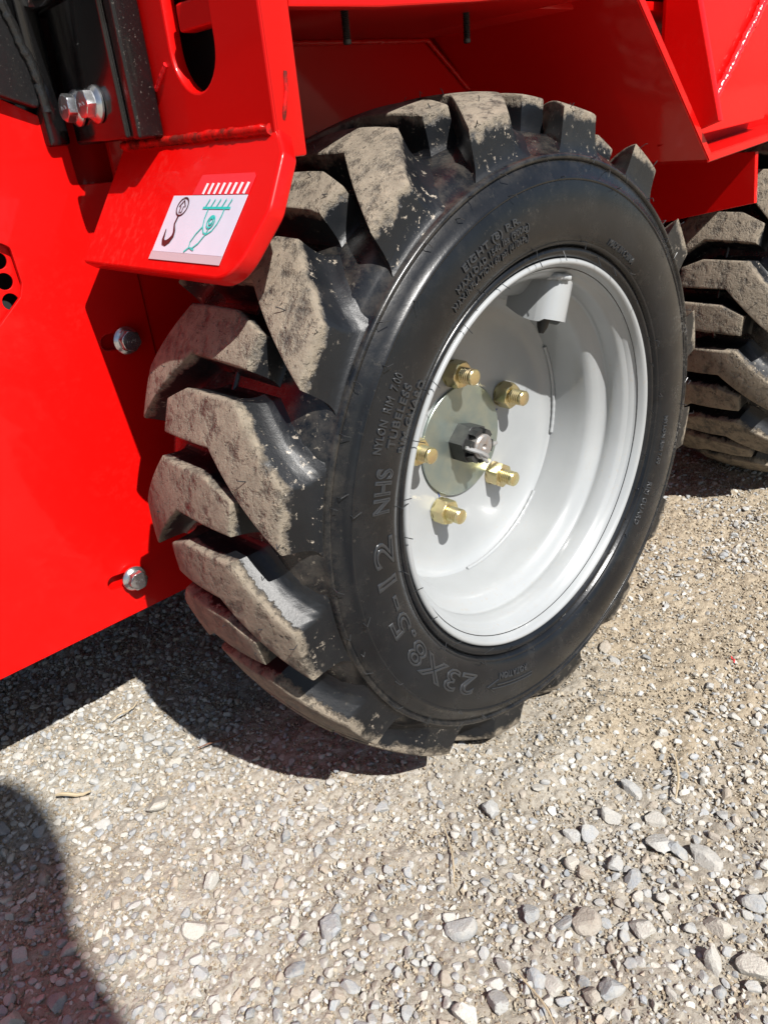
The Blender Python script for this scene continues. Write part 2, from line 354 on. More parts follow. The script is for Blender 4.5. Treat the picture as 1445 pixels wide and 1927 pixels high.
def build_wheel(parent, name='wheel'):
    wh = empty(name, parent, (0, 0, ZC))
    full = PROF+[(WY+(WY-y)*1.15, r) for y, r in PROF[-2::-1]]
    put('tyre', lathe(full, 224), RUB, wh, smooth=60)
    # tread lugs
    DEG = math.radians(1)*.2885
    poly = [(-8.5, .004), (0, .004), (-11.8, .069), (-11.5, .131), (-16.3, .133), (-18.5, .106), (-18.6, .050)]
    poly = [(a*DEG, y) for a, y in poly]
    scale = [.70, .80, .80, .7, .8, 1.5, 2.3]        # per edge i -> i+1: end face, trailing, trailing, tip, chamfer, leading, leading slant
    area = sum(a[0]*b[1]-b[0]*a[1] for a, b in zip(poly, poly[1:]+poly[:1]))
    sgn = 1 if area > 0 else -1
    def offset(d):
        m = len(poly); L = []
        for i in range(m):
            a, b = Vector(poly[i]), Vector(poly[(i+1) % m]); t = (b-a).normalized(); nn = Vector((t.y, -t.x))*sgn
            L.append((a+nn*d*scale[i], t))
        out = []
        for i in range(m):
            (p, t), (q, s) = L[i-1], L[i]
            den = t.x*s.y-t.y*s.x; k = ((q.x-p.x)*s.y-(q.y-p.y)*s.x)/den
            out.append(p+t*k)
        return out
    rings = [(-.0012, 1.0), (-.0002, .988), (.0005, .95), (.0011, .66), (.0018, .38), (.0029, .17), (.0046, .06), (.0068, .0), (.0085, -.08)]
    def lugmesh(mirror):
        bm = bmesh.new(); RV = []
        for d, h in rings: RV.append([bm.verts.new((p.x, p.y, h)) for p in offset(d)])
        for a, b in zip(RV, RV[1:]):
            for i in range(len(a)): bm.faces.new((a[i], a[(i+1) % len(a)], b[(i+1) % len(a)], b[i]))
        bm.faces.new(RV[0]); bm.normal_update()
        bmesh.ops.triangulate(bm, faces=bm.faces[:])
        for k in range(-30, 8):
            bmesh.ops.bisect_plane(bm, geom=bm.verts[:]+bm.edges[:]+bm.faces[:], plane_co=(k*.0042+.0011, 0, 0), plane_no=(1, 0, 0))
        for k in range(1, 14):
            bmesh.ops.bisect_plane(bm, geom=bm.verts[:]+bm.edges[:]+bm.faces[:], plane_co=(0, .0113*k, 0), plane_no=(0, 1, 0))
        bmesh.ops.triangulate(bm, faces=[f for f in bm.faces if len(f.verts) > 4])
        lay = bm.verts.layers.float.new('top')
        for v in bm.verts:
            u, y, h = v.co; yy = max(y, -.0012)
            a = rb(yy); b = rtop(max(yy, .004)); r = a+(b-a)*h; th = u/.2885
            v[lay] = max(0., min(1., (h-.35)/.6))
            if mirror: yy = 2*WY-yy; yy = WY+(yy-WY)*1.15 if yy > WY else yy
            v.co = (r*math.cos(th), yy, r*math.sin(th))
        me = bpy.data.meshes.new('tread_lug'); bmesh.ops.recalc_face_normals(bm, faces=bm.faces[:]); bm.to_mesh(me); bm.free()
        me.materials.append(LUGM); me.polygons.foreach_set('use_smooth', [True]*len(me.polygons)); me.set_sharp_from_angle(angle=R(42))
        return me
    m0, m1 = lugmesh(False), lugmesh(True)
    for k in range(16):
        for me, ph in ((m0, 173.), (m1, 173.+10.9)):
            o = put('tread_lug', me, None, wh); o.rotation_euler = (0, -R(ph+22.5*k), 0)
    # rim
    rim = [(.012, .1560), (.0075, .1585), (.004, .1640), (.0010, .1672), (-.0012, .1680), (-.0030, .1672), (-.0037, .1655), (-.0030, .1638), (-.0008, .1622), (.0040, .1606), (.0085, .1588), (.0115, .1562), (.0135, .1535), (.0165, .1518), (.0240, .1503), (.0285, .1499), (.0300, .1504), (.0318, .1502), (.0335, .1490), (.0368, .1440), (.0400, .1395), (.0430, .1370), (.0470, .1356), (.0600, .1342), (.0800, .1332), (.1000, .1332), (.1300, .150), (.160, .153), (.1720, .158), (.1770, .168)]
    put('rim', lathe(rim, 160), GREY, wh, smooth=50)
    dish = [(.0840, .1335), (.0850, .1316), (.0868, .1300), (.0890, .1275), (.0912, .1235), (.0928, .1180), (.0938, .1110), (.0943, .1000), (.0945, .0850), (.0945, .03), (.0945, 0)]
    put('wheel_disc', lathe(dish, 128), GREY, wh, smooth=50)
    for a0, a1 in ((-14, 28), (-95, -42), (100, 150)):
        P = [(.1326*math.cos(R(a0+(a1-a0)*i/60)), .0828, .1326*math.sin(R(a0+(a1-a0)*i/60))) for i in range(61)]
        bm = tube(bmesh.new(), P, [.0019*(1+.07*math.sin(i*1.4)) for i in range(61)], 8)
        put('weld_bead', bm, GREY, wh, smooth=60)
    # zinc hub plate
    put('hub_plate', lathe([(.0945, .0530), (.0922, .0535), (.0915, .0529), (.0915, 0)], 96), DISCZ, wh, smooth=30)
    # studs and nuts
    for i in range(5):
        t = R(96-72*i); c = Vector((.068*math.cos(t), 0, .068*math.sin(t)))
        bm = lathe([(.0946, .0112), (.0938, .0120), (.0925, .0116)], 36)
        hexnut(bm, .0222, .0935, .0795, .5+1.3*i, .0016); bm.transform(Matrix.Translation(c))
        put('wheel_nut', bm, YZINC, wh, smooth=28)
        bm = threaded(bmesh.new(), .0073, .081, .0650, .0021, 24, .0013); bm.transform(Matrix.Translation(c))
        put('wheel_stud', bm, YZINC, wh, smooth=30)
    for (x, z, a, l) in ((.0335, -.0395, .4, .006), (-.0330, -.0440, 1.9, .006), (.052, .013, .2, .008)):
        bm = bmesh.new(); box(bm, (-l/2, .0941, -.0007), (l/2, .0944, .0007)); bm.transform(Matrix.Translation((x, 0, z)) @ Matrix.Rotation(-a, 4, 'Y')); put('marker_stroke', bm, MARK, wh)
    # castle nut, axle end and split pin
    bm = bmesh.new(); hexnut(bm, .0335, .0915, .0745, .25, .0006)
    for k in range(6):
        a = .25+math.pi/6+k*math.pi/3
        sec = [(.0125, a-.36), (.0166, a-.36), (.0170, a), (.0166, a+.36), (.0125, a+.36)]
        lo = [bm.verts.new((r*math.cos(t), .0748, r*math.sin(t))) for r, t in sec]; hi = [bm.verts.new((r*.985*math.cos(t), .0672, r*.985*math.sin(t))) for r, t in sec]
        for i in range(5): bm.faces.new((lo[i], lo[(i+1) % 5], hi[(i+1) % 5], hi[i]))
        bm.faces.new(hi)
    put('castle_nut', bm, NUTB, wh, smooth=28)
    bm = lathe([(.0760, .0115), (.0685, .0115), (.0675, .0118), (.0655, .0118), (.0643, .0106), (.0639, .0102), (.0639, .0028), (.0660, .0016), (.0670, 0)], 40)
    put('axle_end', bm, STEEL, wh, smooth=30)
    bm = bmesh.new(); y = .0705
    tube(bm, [(-.0185, y, .0040), (-.0150, y-.001, .0030), (-.0060, y-.006, -.0050), (-.0015, y-.0095, -.0125), (-.0005, y-.0098, -.0145)], [.0016, .0019, .0019, .0019, .0016], 8)
    tube(bm, [(-.0185, y, .0040), (-.0155, y-.002, .0022), (-.0080, y-.0095, -.0020), (-.0020, y-.0105, -.0070), (-.0005, y-.0106, -.0088)], [.0016, .0019, .0019, .0019, .0016], 8)
    tube(bm, [(.0120, y, -.0040), (.0190, y-.002, -.0040), (.0225, y-.0022, -.0042)], [.0022, .0022, .0016], 8)
    put('split_pin', bm, PIN, wh, smooth=40)
    # valve guard and valve
    bm = bmesh.new(); T = R(71); U = []
    for i in range(8): U.append((.0165, .0560-.0045*i))
    for i in range(13): t = math.pi*i/12; U.append((.0165*math.cos(t), .0245-.0165*math.sin(t)))
    for i in range(8): U.append((-.0165, .0245+.0045*i))
    def P(tn, y, r): return (r*math.cos(T)-tn*math.sin(T), y, r*math.sin(T)+tn*math.cos(T))
    th_ = .0028; rows = []
    for i, (tn, y) in enumerate(U):
        a = U[max(i-1, 0)]; b = U[min(i+1, len(U)-1)]; d = Vector((b[0]-a[0], b[1]-a[1])).normalized(); nn = Vector((d.y, -d.x))
        low = .1160+max(0, (y-.026))**1.6*2.6+(.0025 if y < .02 else 0)
        top_ = .1515 if y > .016 else .1530
        rows.append([bm.verts.new(P(tn, y, top_)), bm.verts.new(P(tn, y, low)), bm.verts.new(P(tn+nn.x*th_, y+nn.y*th_, low)), bm.verts.new(P(tn+nn.x*th_, y+nn.y*th_, top_))])
    for a, b in zip(rows, rows[1:]):
        for k in range(4): bm.faces.new((a[k], a[(k+1) % 4], b[(k+1) % 4], b[k]))
    bm.faces.new(rows[0]); bm.faces.new(rows[-1][::-1])
    put('valve_guard', bm, GREY, wh, smooth=35)
    bm = bmesh.new()
    prof = [(.1480, .0135), (.1330, .0125), (.1260, .0100), (.1200, .0062), (.1180, .0055), (.1120, .0045), (.1070, .0022)]
    rings_ = [[bm.verts.new(P(rr*math.cos(2*math.pi*k/20), .0265+rr*math.sin(2*math.pi*k/20), r)) for k in range(20)] for r, rr in prof]
    for a, b in zip(rings_, rings_[1:]):
        for k in range(20): bm.faces.new((a[k], a[(k+1) % 20], b[(k+1) % 20], b[k]))
    bm.faces.new(rings_[-1]); put('valve_stem', bm, RUBBLK, wh, smooth=50)
    weld('weld_bead', [P(.019, .018, .1515), P(.016, .010, .1525), P(.004, .0072, .1535)], .0028, GREY, wh, .0016)
    # lettering
    def lettering(s, r, th_c, size, width=None, outline=False, lift=.0006):
        cu = bpy.data.curves.new('raised_lettering', 'FONT'); cu.body = s; cu.size = size; cu.align_x = 'CENTER'; cu.resolution_u = 3
        cu.space_character = 1.08
        if outline: cu.fill_mode = 'NONE'; cu.bevel_depth = .00085; cu.bevel_resolution = 2
        else: cu.extrude = .0006; cu.bevel_depth = .00022; cu.bevel_resolution = 1
        o = bpy.data.objects.new('t', cu); COL.objects.link(o); dg = bpy.context.evaluated_depsgraph_get()
        me = bpy.data.meshes.new_from_object(o.evaluated_get(dg)); bpy.data.objects.remove(o); bpy.data.curves.remove(cu)
        n = len(me.vertices); co = np.empty(n*3, 'f'); me.vertices.foreach_get('co', co); co = co.reshape(-1, 3)
        k = 1.0
        if width: k = width/(co[:, 0].max()-co[:, 0].min())
        out = np.empty_like(co)
        for i, (x, y, z) in enumerate(co):
            rr = r+y; t = R(th_c)-x*k/r
            out[i] = (rr*math.cos(t), sidey(rr)-lift*(.4 if outline else .5)-z*(1 if not outline else .8), rr*math.sin(t))
        me.vertices.foreach_set('co', out.ravel()); me.materials.clear()
        put('raised_lettering', me, LETTER, wh, smooth=40)
    A = lambda deg, r: R(deg)*r
    lettering('23X8.5-12', .1912, 205.0, .0250, A(58, .20), True)
    lettering('NHS', .1948, 165.0, .0205, A(9.0, .20), True)
    lettering('NYLON  RIM  7.00', .2095, 150.4, .0088, A(14.6, .212))
    lettering('TUBELESS', .1980, 150.1, .0098, A(12.3, .202))
    lettering('RIM GUARD', .1865, 149.5, .0085, A(15.1, .19))
    lettering('EIGHT (8) P.R.', .2065, 111.0, .0068, A(18, .206))
    lettering('MAX.LOAD 1540 lbs (900kg)', .1990, 111.5, .0064, A(24, .20))
    lettering('MAX.INFLATION 60 psi (410kPa)', .1915, 113.0, .0064, A(26, .194))
    lettering('MADE IN CHINA', .1840, 59.3, .0064, A(13.5, .186))
    lettering('RIM GUARD', .1840, 327.5, .0070, A(14, .186))
    lettering('NYLON RIM 7.00', .1880, 348.0, .0062, A(15, .19))
    lettering('ROTATION', .1900, 251.5, .0080, A(12, .193))
    bm = bmesh.new()
    def side(r, deg): return (r*math.cos(R(deg)), sidey(r)-.0004, r*math.sin(R(deg)))
    tube(bm, [side(.2035, 260-k*1.0) for k in range(18)], .0006, 6); tube(bm, [side(.2005, 260-k*1.0) for k in range(16)], .0006, 6)
    tube(bm, [side(.2085, 245), side(.202, 241), side(.1955, 245)], .0006, 6); tube(bm, [side(.2035, 260), side(.2005, 260)], .0006, 6)
    put('rotation_arrow', bm, LETTER, wh, smooth=60)
    # moulding whiskers
    bm = bmesh.new(); rr = random.Random(3)
    def whisk(p, d1, d2, l1, l2, rad=.00035):
        p = Vector(p); q = p+Vector(d1)*l1; s = q+Vector(d2)*l2
        tube(bm, [p, q, s] if l2 else [p, q], rad, 4)
    for rad_, cnt, hook in ((.1735, 26, 0), (.1805, 15, 1), (.2262, 17, 1), (.2405, 32, 1), (.2350, 9, 1)):
        for k in range(cnt):
            t = R(360*(k+rr.uniform(-.25, .25))/cnt); e = Vector((math.cos(t), 0, math.sin(t))); tg = Vector((-math.sin(t), 0, math.cos(t)))
            p = e*rad_+Vector((0, sidey(rad_), 0))
            if hook: whisk(p, (e*.1+tg*rr.uniform(-.3, .3)+Vector((0, -1, 0))).normalized(), (-e*rr.uniform(.3, 1)+tg*rr.uniform(-1, 1)).normalized(), rr.uniform(.003, .006), rr.uniform(.003, .008))
            else: whisk(p, (-e*.8+Vector((0, -.6, 0))+tg*rr.uniform(-.4, .4)).normalized(), tg, rr.uniform(.006, .010), 0)
    for k in range(16):
        for sgn_, ph in ((0, 173.), (1, 183.9)):
            for (dd, y) in ((-1.5, .004), (-7.5, .004), (-9, .03), (-14, .128), (-17.2, .10), (-12, .10)):
                if rr.random() < .55: continue
                t = R(ph+22.5*k+dd); e = Vector((math.cos(t), 0, math.sin(t))); yy = 2*WY-y if sgn_ else y
                o_ = Vector((0, -.8 if y < .03 else 0, 0))*(-1 if sgn_ else 1)
                whisk(e*(rtop(y)-.0008)+Vector((0, yy, 0)), (e*1.0+o_+Vector((rr.uniform(-.4, .4), rr.uniform(-.4, .4), rr.uniform(-.4, .4)))).normalized(), Vector((rr.uniform(-1, 1), rr.uniform(-1, 1), rr.uniform(-1, 1))).normalized(), rr.uniform(.002, .006), rr.uniform(.001, .004))
    o = put('rubber_whiskers', bm, LETTER, wh); o['kind'] = 'stuff'
    return wh
wheel = build_wheel(loader)
def copy_wheel(src, loc, phase):
    c = src.copy(); COL.objects.link(c); c.parent = loader; c.location = loc; c.rotation_euler = (0, -R(phase), 0)
    for ch in list(src.children):
        d = ch.copy(); COL.objects.link(d); d.parent = c
    return c
copy_wheel(wheel, (.759, 0, ZC), 9.3)

# ---- body plates.  frames: (origin, u, v) with normal u x v
YF = lambda y: ((0, y, ZC), (1, 0, 0), (0, 0, 1))          # plate whose outer face looks towards -y
XF = lambda x: ((x, 0, ZC), (0, -1, 0), (0, 0, 1))         # plate whose outer face looks towards -x (u = -y)
hexa = [(-.2960, .2170), (-.3200, .2330), (-.3650, .2330), (-.3850, .2000), (-.3650, .1560), (-.3300, .1560), (-.2990, .1815), (-.2950, .1905)]
panel_out = rounded([(-.75, -.1175), (-.2020, -.1175), (-.2020, .2515), (-.2325, .2525), (-.2340, .2930), (-.2730, .3130), (-.75, .5580)], [0, 0, 0, .002, .003, .006, 0])
plate('side_panel', panel_out, [rounded(hexa, .004, 3), slot2((-.2270, .131), (-.014, .001), .0066), slot2((-.2750, -.080), (-.017, .002), .0066)], .004, YF(.260), RED, loader, .0006)
plate('slot_backing', [(-.32, -.11), (-.205, -.11), (-.205, .16), (-.32, .14)], [], .003, YF(.2685), RED, loader, .0005)
holes = []
for i in range(-4, 4):
    for j in range(-5, 4):
        c = (-.3050+.0205*i+.0000*j, .1935+.0150*j*1.0+(.0075 if i % 2 else 0))
        if -.378 < c[0] < -.300+.004*(abs(c[1]-.195) < .02) and .166 < c[1] < .226: holes.append(circle2(c, .0062, 20))
plate('vent_grille', [(-.392, .15), (-.288, .15), (-.288, .24), (-.392, .24)], holes, .002, YF(.2665), RED, loader, .0003)
plate('vent_backing', [(-.40, .14), (-.28, .14), (-.28, .25), (-.40, .25)], [], .002, YF(.30), DARK, loader, .0003)  # near-black sheet painted as the dark behind the vent holes
plate('inner_wall', [(-.2005, -.1175), (1.02, -.1175), (1.02, .345), (.222, .345), (.222, .300), (.165, .345), (-.19, .345), (-.2005, .28)], [], .005, YF(.262), RED, loader, .0006)
plate('inner_wall_rear', [(.150, .18), (1.0, .18), (1.0, .352), (.150, .352)], [], .004, YF(.2675), RED, loader, .0006)
flange_bolt(loader, at((-.2268, .2565, .131)), (.0, -1, .05), .0158, .0117, spin=.2)
flange_bolt(loader, at((-.2748, .2565, -.080)), (.02, -1, .03), .0158, .0117, spin=.55)
# recessed red box, and a near-black plate painting the dark interior behind the panel
bm = bmesh.new(); box(bm, (-.2330, .288, .15+ZC), (-.150, .330, .297+ZC), .001); put('recess_plate', bm, RED, loader, smooth=30)
bm = bmesh.new(); box(bm, (-.75, .335, -.10+ZC), (-.13, .36, .8+ZC), .002); put('dark_interior_plate', bm, DARK, loader, smooth=30)

# front plate with slot
def yx(y, z): return (-y, z)
slot = [yx(.1270, .48)]+[yx(.1040+.0250*math.cos(t), .3260-.0255*math.sin(t)) for t in np.linspace(0, math.pi, 17)]+[yx(.0760, .48)]
plate('front_plate', rounded([yx(.222, .2700), yx(.030, .2640), yx(.030, .62), yx(.222, .62)], [0, .003, .0, 0]), [slot], .0095, XF(-.209), RED, loader, .0016)
bm = bmesh.new(); box(bm, (-.2083, .0293, .2600+ZC), (-.1890, .0440, .62+ZC), .0016); put('front_plate_edge', bm, RED, loader, smooth=30)
plate('slot_tab', rounded([yx(.1190, .3335), yx(.0765, .3335), yx(.0765, .349), yx(.1190, .349)], .003), [], .012, XF(-.2060), RED, loader, .0015)
bm = hexnut(bmesh.new(), .0190, 0, -.0100, .2); orient(bm, (0, 0, 1), Vector(at((-.2000, .0960, .3492)))); put('tab_bolt', bm, ZINC, loader, smooth=28)
bm = threaded(bmesh.new(), .0060, 0, -.026); orient(bm, (0, 0, -1), Vector(at((-.1900, .0900, .3345)))); put('tab_bolt_thread', bm, NUTB, loader, smooth=30)
bm = bmesh.new(); box(bm, (-.171, .078, .27+ZC), (-.166, .20, .60+ZC)); put('slot_backing', bm, DARK, loader)  # near-black sheet standing in for the unlit void behind the slot
# tie-down plate (bent forward under the front plate)
A_ = Vector((-.2090, 0, .2740)); B_ = Vector((-.2575, 0, .2015)); vdir = (A_-B_).normalized(); Lf = (A_-B_).length
FR = ((B_.x, 0, B_.z+ZC), (0, -1, 0), tuple(vdir))
tie_out = rounded([yx(.2290, -.0005), yx(.0270, -.0015), yx(.0120, .0420), yx(.0175, Lf-.012), yx(.0300, Lf+.003), yx(.2215, Lf+.003)], [.004, .040, .014, .006, 0, 0], 10)
plate('tie_down_plate', tie_out, [], .0115, FR, RED_D, loader, .0020, 2)
weld('weld_bead', [at((-.2090, .2210, .2755)), at((-.2092, .1200, .2757)), at((-.2090, .0345, .2758))], .0033, RED_W, loader, .003)
weld('weld_bead', [at((-.2030, .0300, .2800)), at((-.1985, .0295, .2950)), at((-.1975, .0300, .3040))], .0016, RED_W, loader, .003)
nf = Vector((0, -1, 0)).cross(vdir)
def on_tie(y, v, lift):
    y -= .15*(v-.0075)
    q = Vector((B_.x, y, B_.z+ZC))+vdir*v+nf*lift
    return q
# sticker: white label with pictograms
def fsheet(name, pts, lift, mat, parent, th=.0003):
    og = Vector((B_.x, 0, B_.z+ZC))+nf*lift; pts = [(y-.15*(v-.0075), v) for y, v in pts]
    return plate(name, [yx(*p) for p in pts], [], th, (tuple(og), (0, -1, 0), tuple(vdir)), mat, parent, .00005, 0)
S0, S1, V0, V1 = .1283, .0432, .0125, .0500
stk = fsheet('sticker', [(S0, V0), (S1, V0), (S1, V1), (S0, V1)], .0008, STICK, loader)
fsheet('sticker_band', [(S0+.001, V0-.0055), (S1, V0-.0055), (S1, V0), (S0+.001, V0)], .0007, STICKG, stk)
fsheet('sticker_film', [(S0-.022, V1+.0005), (S1+.0005, V1+.0005), (S1+.0005, V1+.0115), (S1+.003, V1+.0135), (S0-.025, V1+.0135)], .0005, FILM, stk)
bm_ = bmesh.new()
def strip(bm, pts, wd, lift):
    """flat ink line on the tie-down plate through (y, v) points"""
    P2 = [Vector(p) for p in pts]; L_, R_ = [], []
    for i, p in enumerate(P2):
        t = (P2[min(i+1, len(P2)-1)]-P2[max(i-1, 0)]).normalized(); nn = Vector((-t.y, t.x)); ww = wd[i] if hasattr(wd, '__len__') else wd
        L_.append(bm.verts.new(on_tie(*(p+nn*ww/2), lift))); R_.append(bm.verts.new(on_tie(*(p-nn*ww/2), lift)))
    for i in range(len(P2)-1): bm.faces.new((L_[i], R_[i], R_[i+1], L_[i+1]))
def sp(fu, fv): return (S0+(S1-S0)*fu, V0+(V1-V0)*fv)
for k in range(8):
    a = .42+.075*k; strip(bm_, [(S0+(S1-S0)*a, V1+.0006), (S0+(S1-S0)*(a+.012), V1+.0075)], .0028, .0011)
put('hatch_bars', bm_, PINK, stk)
bm_ = bmesh.new()
strip(bm_, [sp(.20+.075*math.cos(t), .80-.155*math.sin(t)) for t in np.linspace(0, 2*math.pi, 33)], .0011, .0011)
strip(bm_, [sp(*p) for p in ((.20, .91), (.245, .80), (.218, .80), (.218, .70), (.182, .70), (.182, .80), (.155, .80), (.20, .91), (.222, .855))], .0009, .0012)
strip(bm_, [sp(*p) for p in ((.195, .65), (.19, .56), (.185, .50), (.20, .44), (.225, .36), (.23, .28), (.205, .20), (.165, .15), (.125, .16), (.105, .22), (.10, .30), (.092, .40))], [.0016, .0016, .0016, .0018, .0024, .0032, .0040, .0042, .0034, .0026, .0018, .0008], .0012)
put('hook_symbol', bm_, INK, stk)
bm_ = bmesh.new()
strip(bm_, [sp(.50, .78), sp(.86, .78)], .0015, .0012)
for k in range(5): strip(bm_, [sp(.53+.072*k, .79), sp(.555+.072*k, .93)], .0010, .0013)
strip(bm_, [sp(.58+.0, .78), sp(.58, .60), sp(.60, .46), sp(.64, .36), sp(.69, .34), sp(.74, .40), sp(.775, .52), sp(.79, .66), sp(.79, .78)], .0010, .0012)
strip(bm_, [sp(.685+.045*math.cos(t), .545-.10*math.sin(t)) for t in np.linspace(0, 2*math.pi, 25)], .0011, .0014)
strip(bm_, [sp(.685+.022*math.cos(t), .56-.055*math.sin(t)) for t in np.linspace(0, 2*math.pi, 17)], .0012, .0014)
strip(bm_, [sp(.60, .46), sp(.55, .34), sp(.515, .20), sp(.525, .10), sp(.57, .09), sp(.63, .18), sp(.68, .34), sp(.69, .45)], .0010, .0013)
strip(bm_, [sp(.525, .10), sp(.475, .02)], .0012, .0012); strip(bm_, [sp(.555, .09), sp(.60, .065)], .0014, .0012)
put('tie_down_symbol', bm_, TEAL, stk)

# wheel arch: lip along the top, top plate, studs
plate('arch_side_plate', [(-.1888, .3345), (-.118, .3350), (-.03, .3390), (.05, .3440), (.168, .3520), (.050, .4600), (.050, .62), (-.1888, .62)], [], .012, YF(.030), RED, loader, .0014)
bm = bmesh.new(); box(bm, (-.1885, .0425, .3450+ZC), (.118, .262, .3530+ZC), .001); box(bm, (.1185, .0900, .3450+ZC), (1.00, .262, .3528+ZC), .001); put('arch_top_plate', bm, RED, loader, smooth=30)
weld('weld_bead', [at((-.185, .2585, .3430)), at((.162, .2585, .3430)), at((.222, .2585, .2970))], .0024, RED, loader, .003)
for x, y in ((-.083, .104), (.053, .112)):
    bm = threaded(bmesh.new(), .0030, 0, -.021, .0012); orient(bm, (0, 0, -1), Vector(at((x, y, .3450)))); put('stud', bm, NUTB, loader, smooth=30)
# step box between the wheels
Pp = [(.1720, .3430), (.3220, .2070), (.60, .2220)]
sl_d = Vector((.150, -.136)).normalized(); sl_n = Vector((-sl_d.y, sl_d.x))*-1
def slab(name, a, b, th, y0, y1, mat, side=1):
    a, b = Vector(a), Vector(b); d = (b-a).normalized(); nn = Vector((-d.y, d.x))*side
    pts = [a, b, b+nn*th, a+nn*th]; bm = bmesh.new()
    lo = [bm.verts.new((p.x, y0, p.y+ZC)) for p in pts]; hi = [bm.verts.new((p.x, y1, p.y+ZC)) for p in pts]
    for i in range(4): bm.faces.new((lo[i], lo[(i+1) % 4], hi[(i+1) % 4], hi[i]))
    bm.faces.new(lo); bm.faces.new(hi[::-1]); bmesh.ops.recalc_face_normals(bm, faces=bm.faces[:])
    bmesh.ops.bevel(bm, geom=bm.edges[:], offset=.0010, segments=2, affect='EDGES')
    return put(name, bm, mat, loader, smooth=32)
slab('step_front_plate', (.055, .449), (.3220, .2070), .0085, .0300, .258, RED)
slab('step_bottom_plate', (.3195, .2066), (.62, .2245), .0085, .0303, .250, RED)
bm = bmesh.new(); box(bm, (.312, .0780, .217+ZC), (.66, .0860, .60+ZC), .001); put('step_back_plate', bm, RED, loader, smooth=30)
# triangular gusset (faces -x)
gz = lambda y, z: (-y, z)
plate('gusset', [gz(.0765, .224), gz(.0140, .2450), gz(.0440, .3480), gz(.0600, .40), gz(.0765, .40)], [], .010, XF(.300), RED, loader, .001)
plate('gusset_cover', [(.312, .2300), (.500, .2360), (.66, .62), (.312, .62)], [], .004, YF(.0560), RED, loader, .001)
weld('weld_bead', [at((.3640, .0525, .2600)), at((.4700, .0525, .3600))], .0045, WELDR, loader, .0032)
# guard plate in front of the rear tyre (faces -x)
plate('rear_guard_plate', [gz(.262, .1050), gz(.0370, .1510), gz(.0420, .2050), gz(.262, .2050)], [], .008, XF(.4550), RED, loader, .001)

# black lift bracket with two bolts, black boom plate
bm = bmesh.new(); box(bm, (-.2320, .1660, .2790+ZC), (-.2105, .2480, .64+ZC), .003, 3); put('lift_bracket', bm, BLACK, loader, smooth=35)
bm = bmesh.new(); box(bm, (-.2290, .1545, .2785+ZC), (-.2100, .1657, .64+ZC), .0022, 3); put('lift_bracket_edge', bm, BLACK_S, loader, smooth=35)
flange_bolt(loader, at((-.2325, .2290, .3025)), (-1, 0, .06), .0165, .0120, spin=.1)
flange_bolt(loader, at((-.2325, .1990, .3025)), (-1, 0, .06), .0165, .0120, spin=.45)
boom = rounded([(-.75, .60), (-.75, .520), (-.3000, .3240), (-.2500, .3040), (-.2490, .3280), (-.2620, .3760), (-.3100, .420), (-.50, .60)], [0, 0, 0, .004, .002, .006, .01, 0])
plate('boom_plate', boom, [], .012, YF(.2500), BLACK_S, loader, .0015)
weld('weld_bead', [at((-.2600, .2490, .3720)), at((-.2480, .2490, .3270)), at((-.2470, .2490, .3020))], .0036, WELDB, loader, .0026)
bm = bmesh.new(); box(bm, (-.2500, .2520, .28+ZC), (-.2330, .300, .64+ZC), .003); put('boom_spacer', bm, BLACK, loader, smooth=35)
weld('weld_bead', [at((-.2335, .2330, .3700)), at((-.2335, .2090, .3900))], .0040, WELDB, loader, .003)
bm = tube(bmesh.new(), [at((-.2250, .262, .3800)), at((-.2250, .150, .3830))], .019, 24); put('boom_pin', bm, BLACK, loader, smooth=40)
flange_bolt(loader, at((-.2330, .2500, .3760)), (-1, -.1, -.1), .0165, .0120)
weld('weld_bead', [at((-.2092, .1560, .3060)), at((-.2092, .1370, .3190))], .0017, WELDR, loader, .0018)
# main body above and behind
bm = bmesh.new(); box(bm, (-.1880, .0900, .3550+ZC), (1.15, 1.06, .72+ZC), .02); put('upper_body', bm, RED, loader, smooth=32)
bm = bmesh.new(); box(bm, (-.13, .272, -.105+ZC), (1.05, .86, .3540+ZC), .006); put('lower_chassis', bm, RED, loader, smooth=32)
bm = bmesh.new(); box(bm, (-.75, .366, -.05+ZC), (-.19, .86, .80+ZC), .01); put('front_frame', bm, DARK, loader, smooth=32)

# ------------------------------------------------------------------ ground
GX0, GX1, GY0, GY1 = -.95, 1.75, -.75, 1.35
def vnoise(x, y, f, seed):
    r = np.random.default_rng(seed); n = 256; g = r.random((n, n))
    X, Y = x*f, y*f; i, j = np.floor(X).astype(int), np.floor(Y).astype(int); a, b = X-i, Y-j
    a = a*a*(3-2*a); b = b*b*(3-2*b); G = lambda p, q: g[p % n, q % n]
    return (G(i, j)*(1-a)+G(i+1, j)*a)*(1-b)+(G(i, j+1)*(1-a)+G(i+1, j+1)*a)*b
def gheight(x, y):
    h = (vnoise(x, y, 3, 1)-.5)*.012+(vnoise(x, y, 9, 2)-.5)*.007+(vnoise(x, y, 27, 3)-.5)*.0042+(vnoise(x, y, 70, 4)-.5)*.0030
    for cx in (0, .759):                     # soil pressed flat under the tyres, pushed up a little round them
        d = np.hypot(np.maximum(abs(x-cx)-.055, 0), np.maximum(abs(y-WY)-.09, 0))
        k = np.exp(-(d/.035)**2); h = h*(1-k)+k*.0005+.009*np.exp(-((d-.042)/.024)**2)
    return h-.002
NX, NY = 660, 540
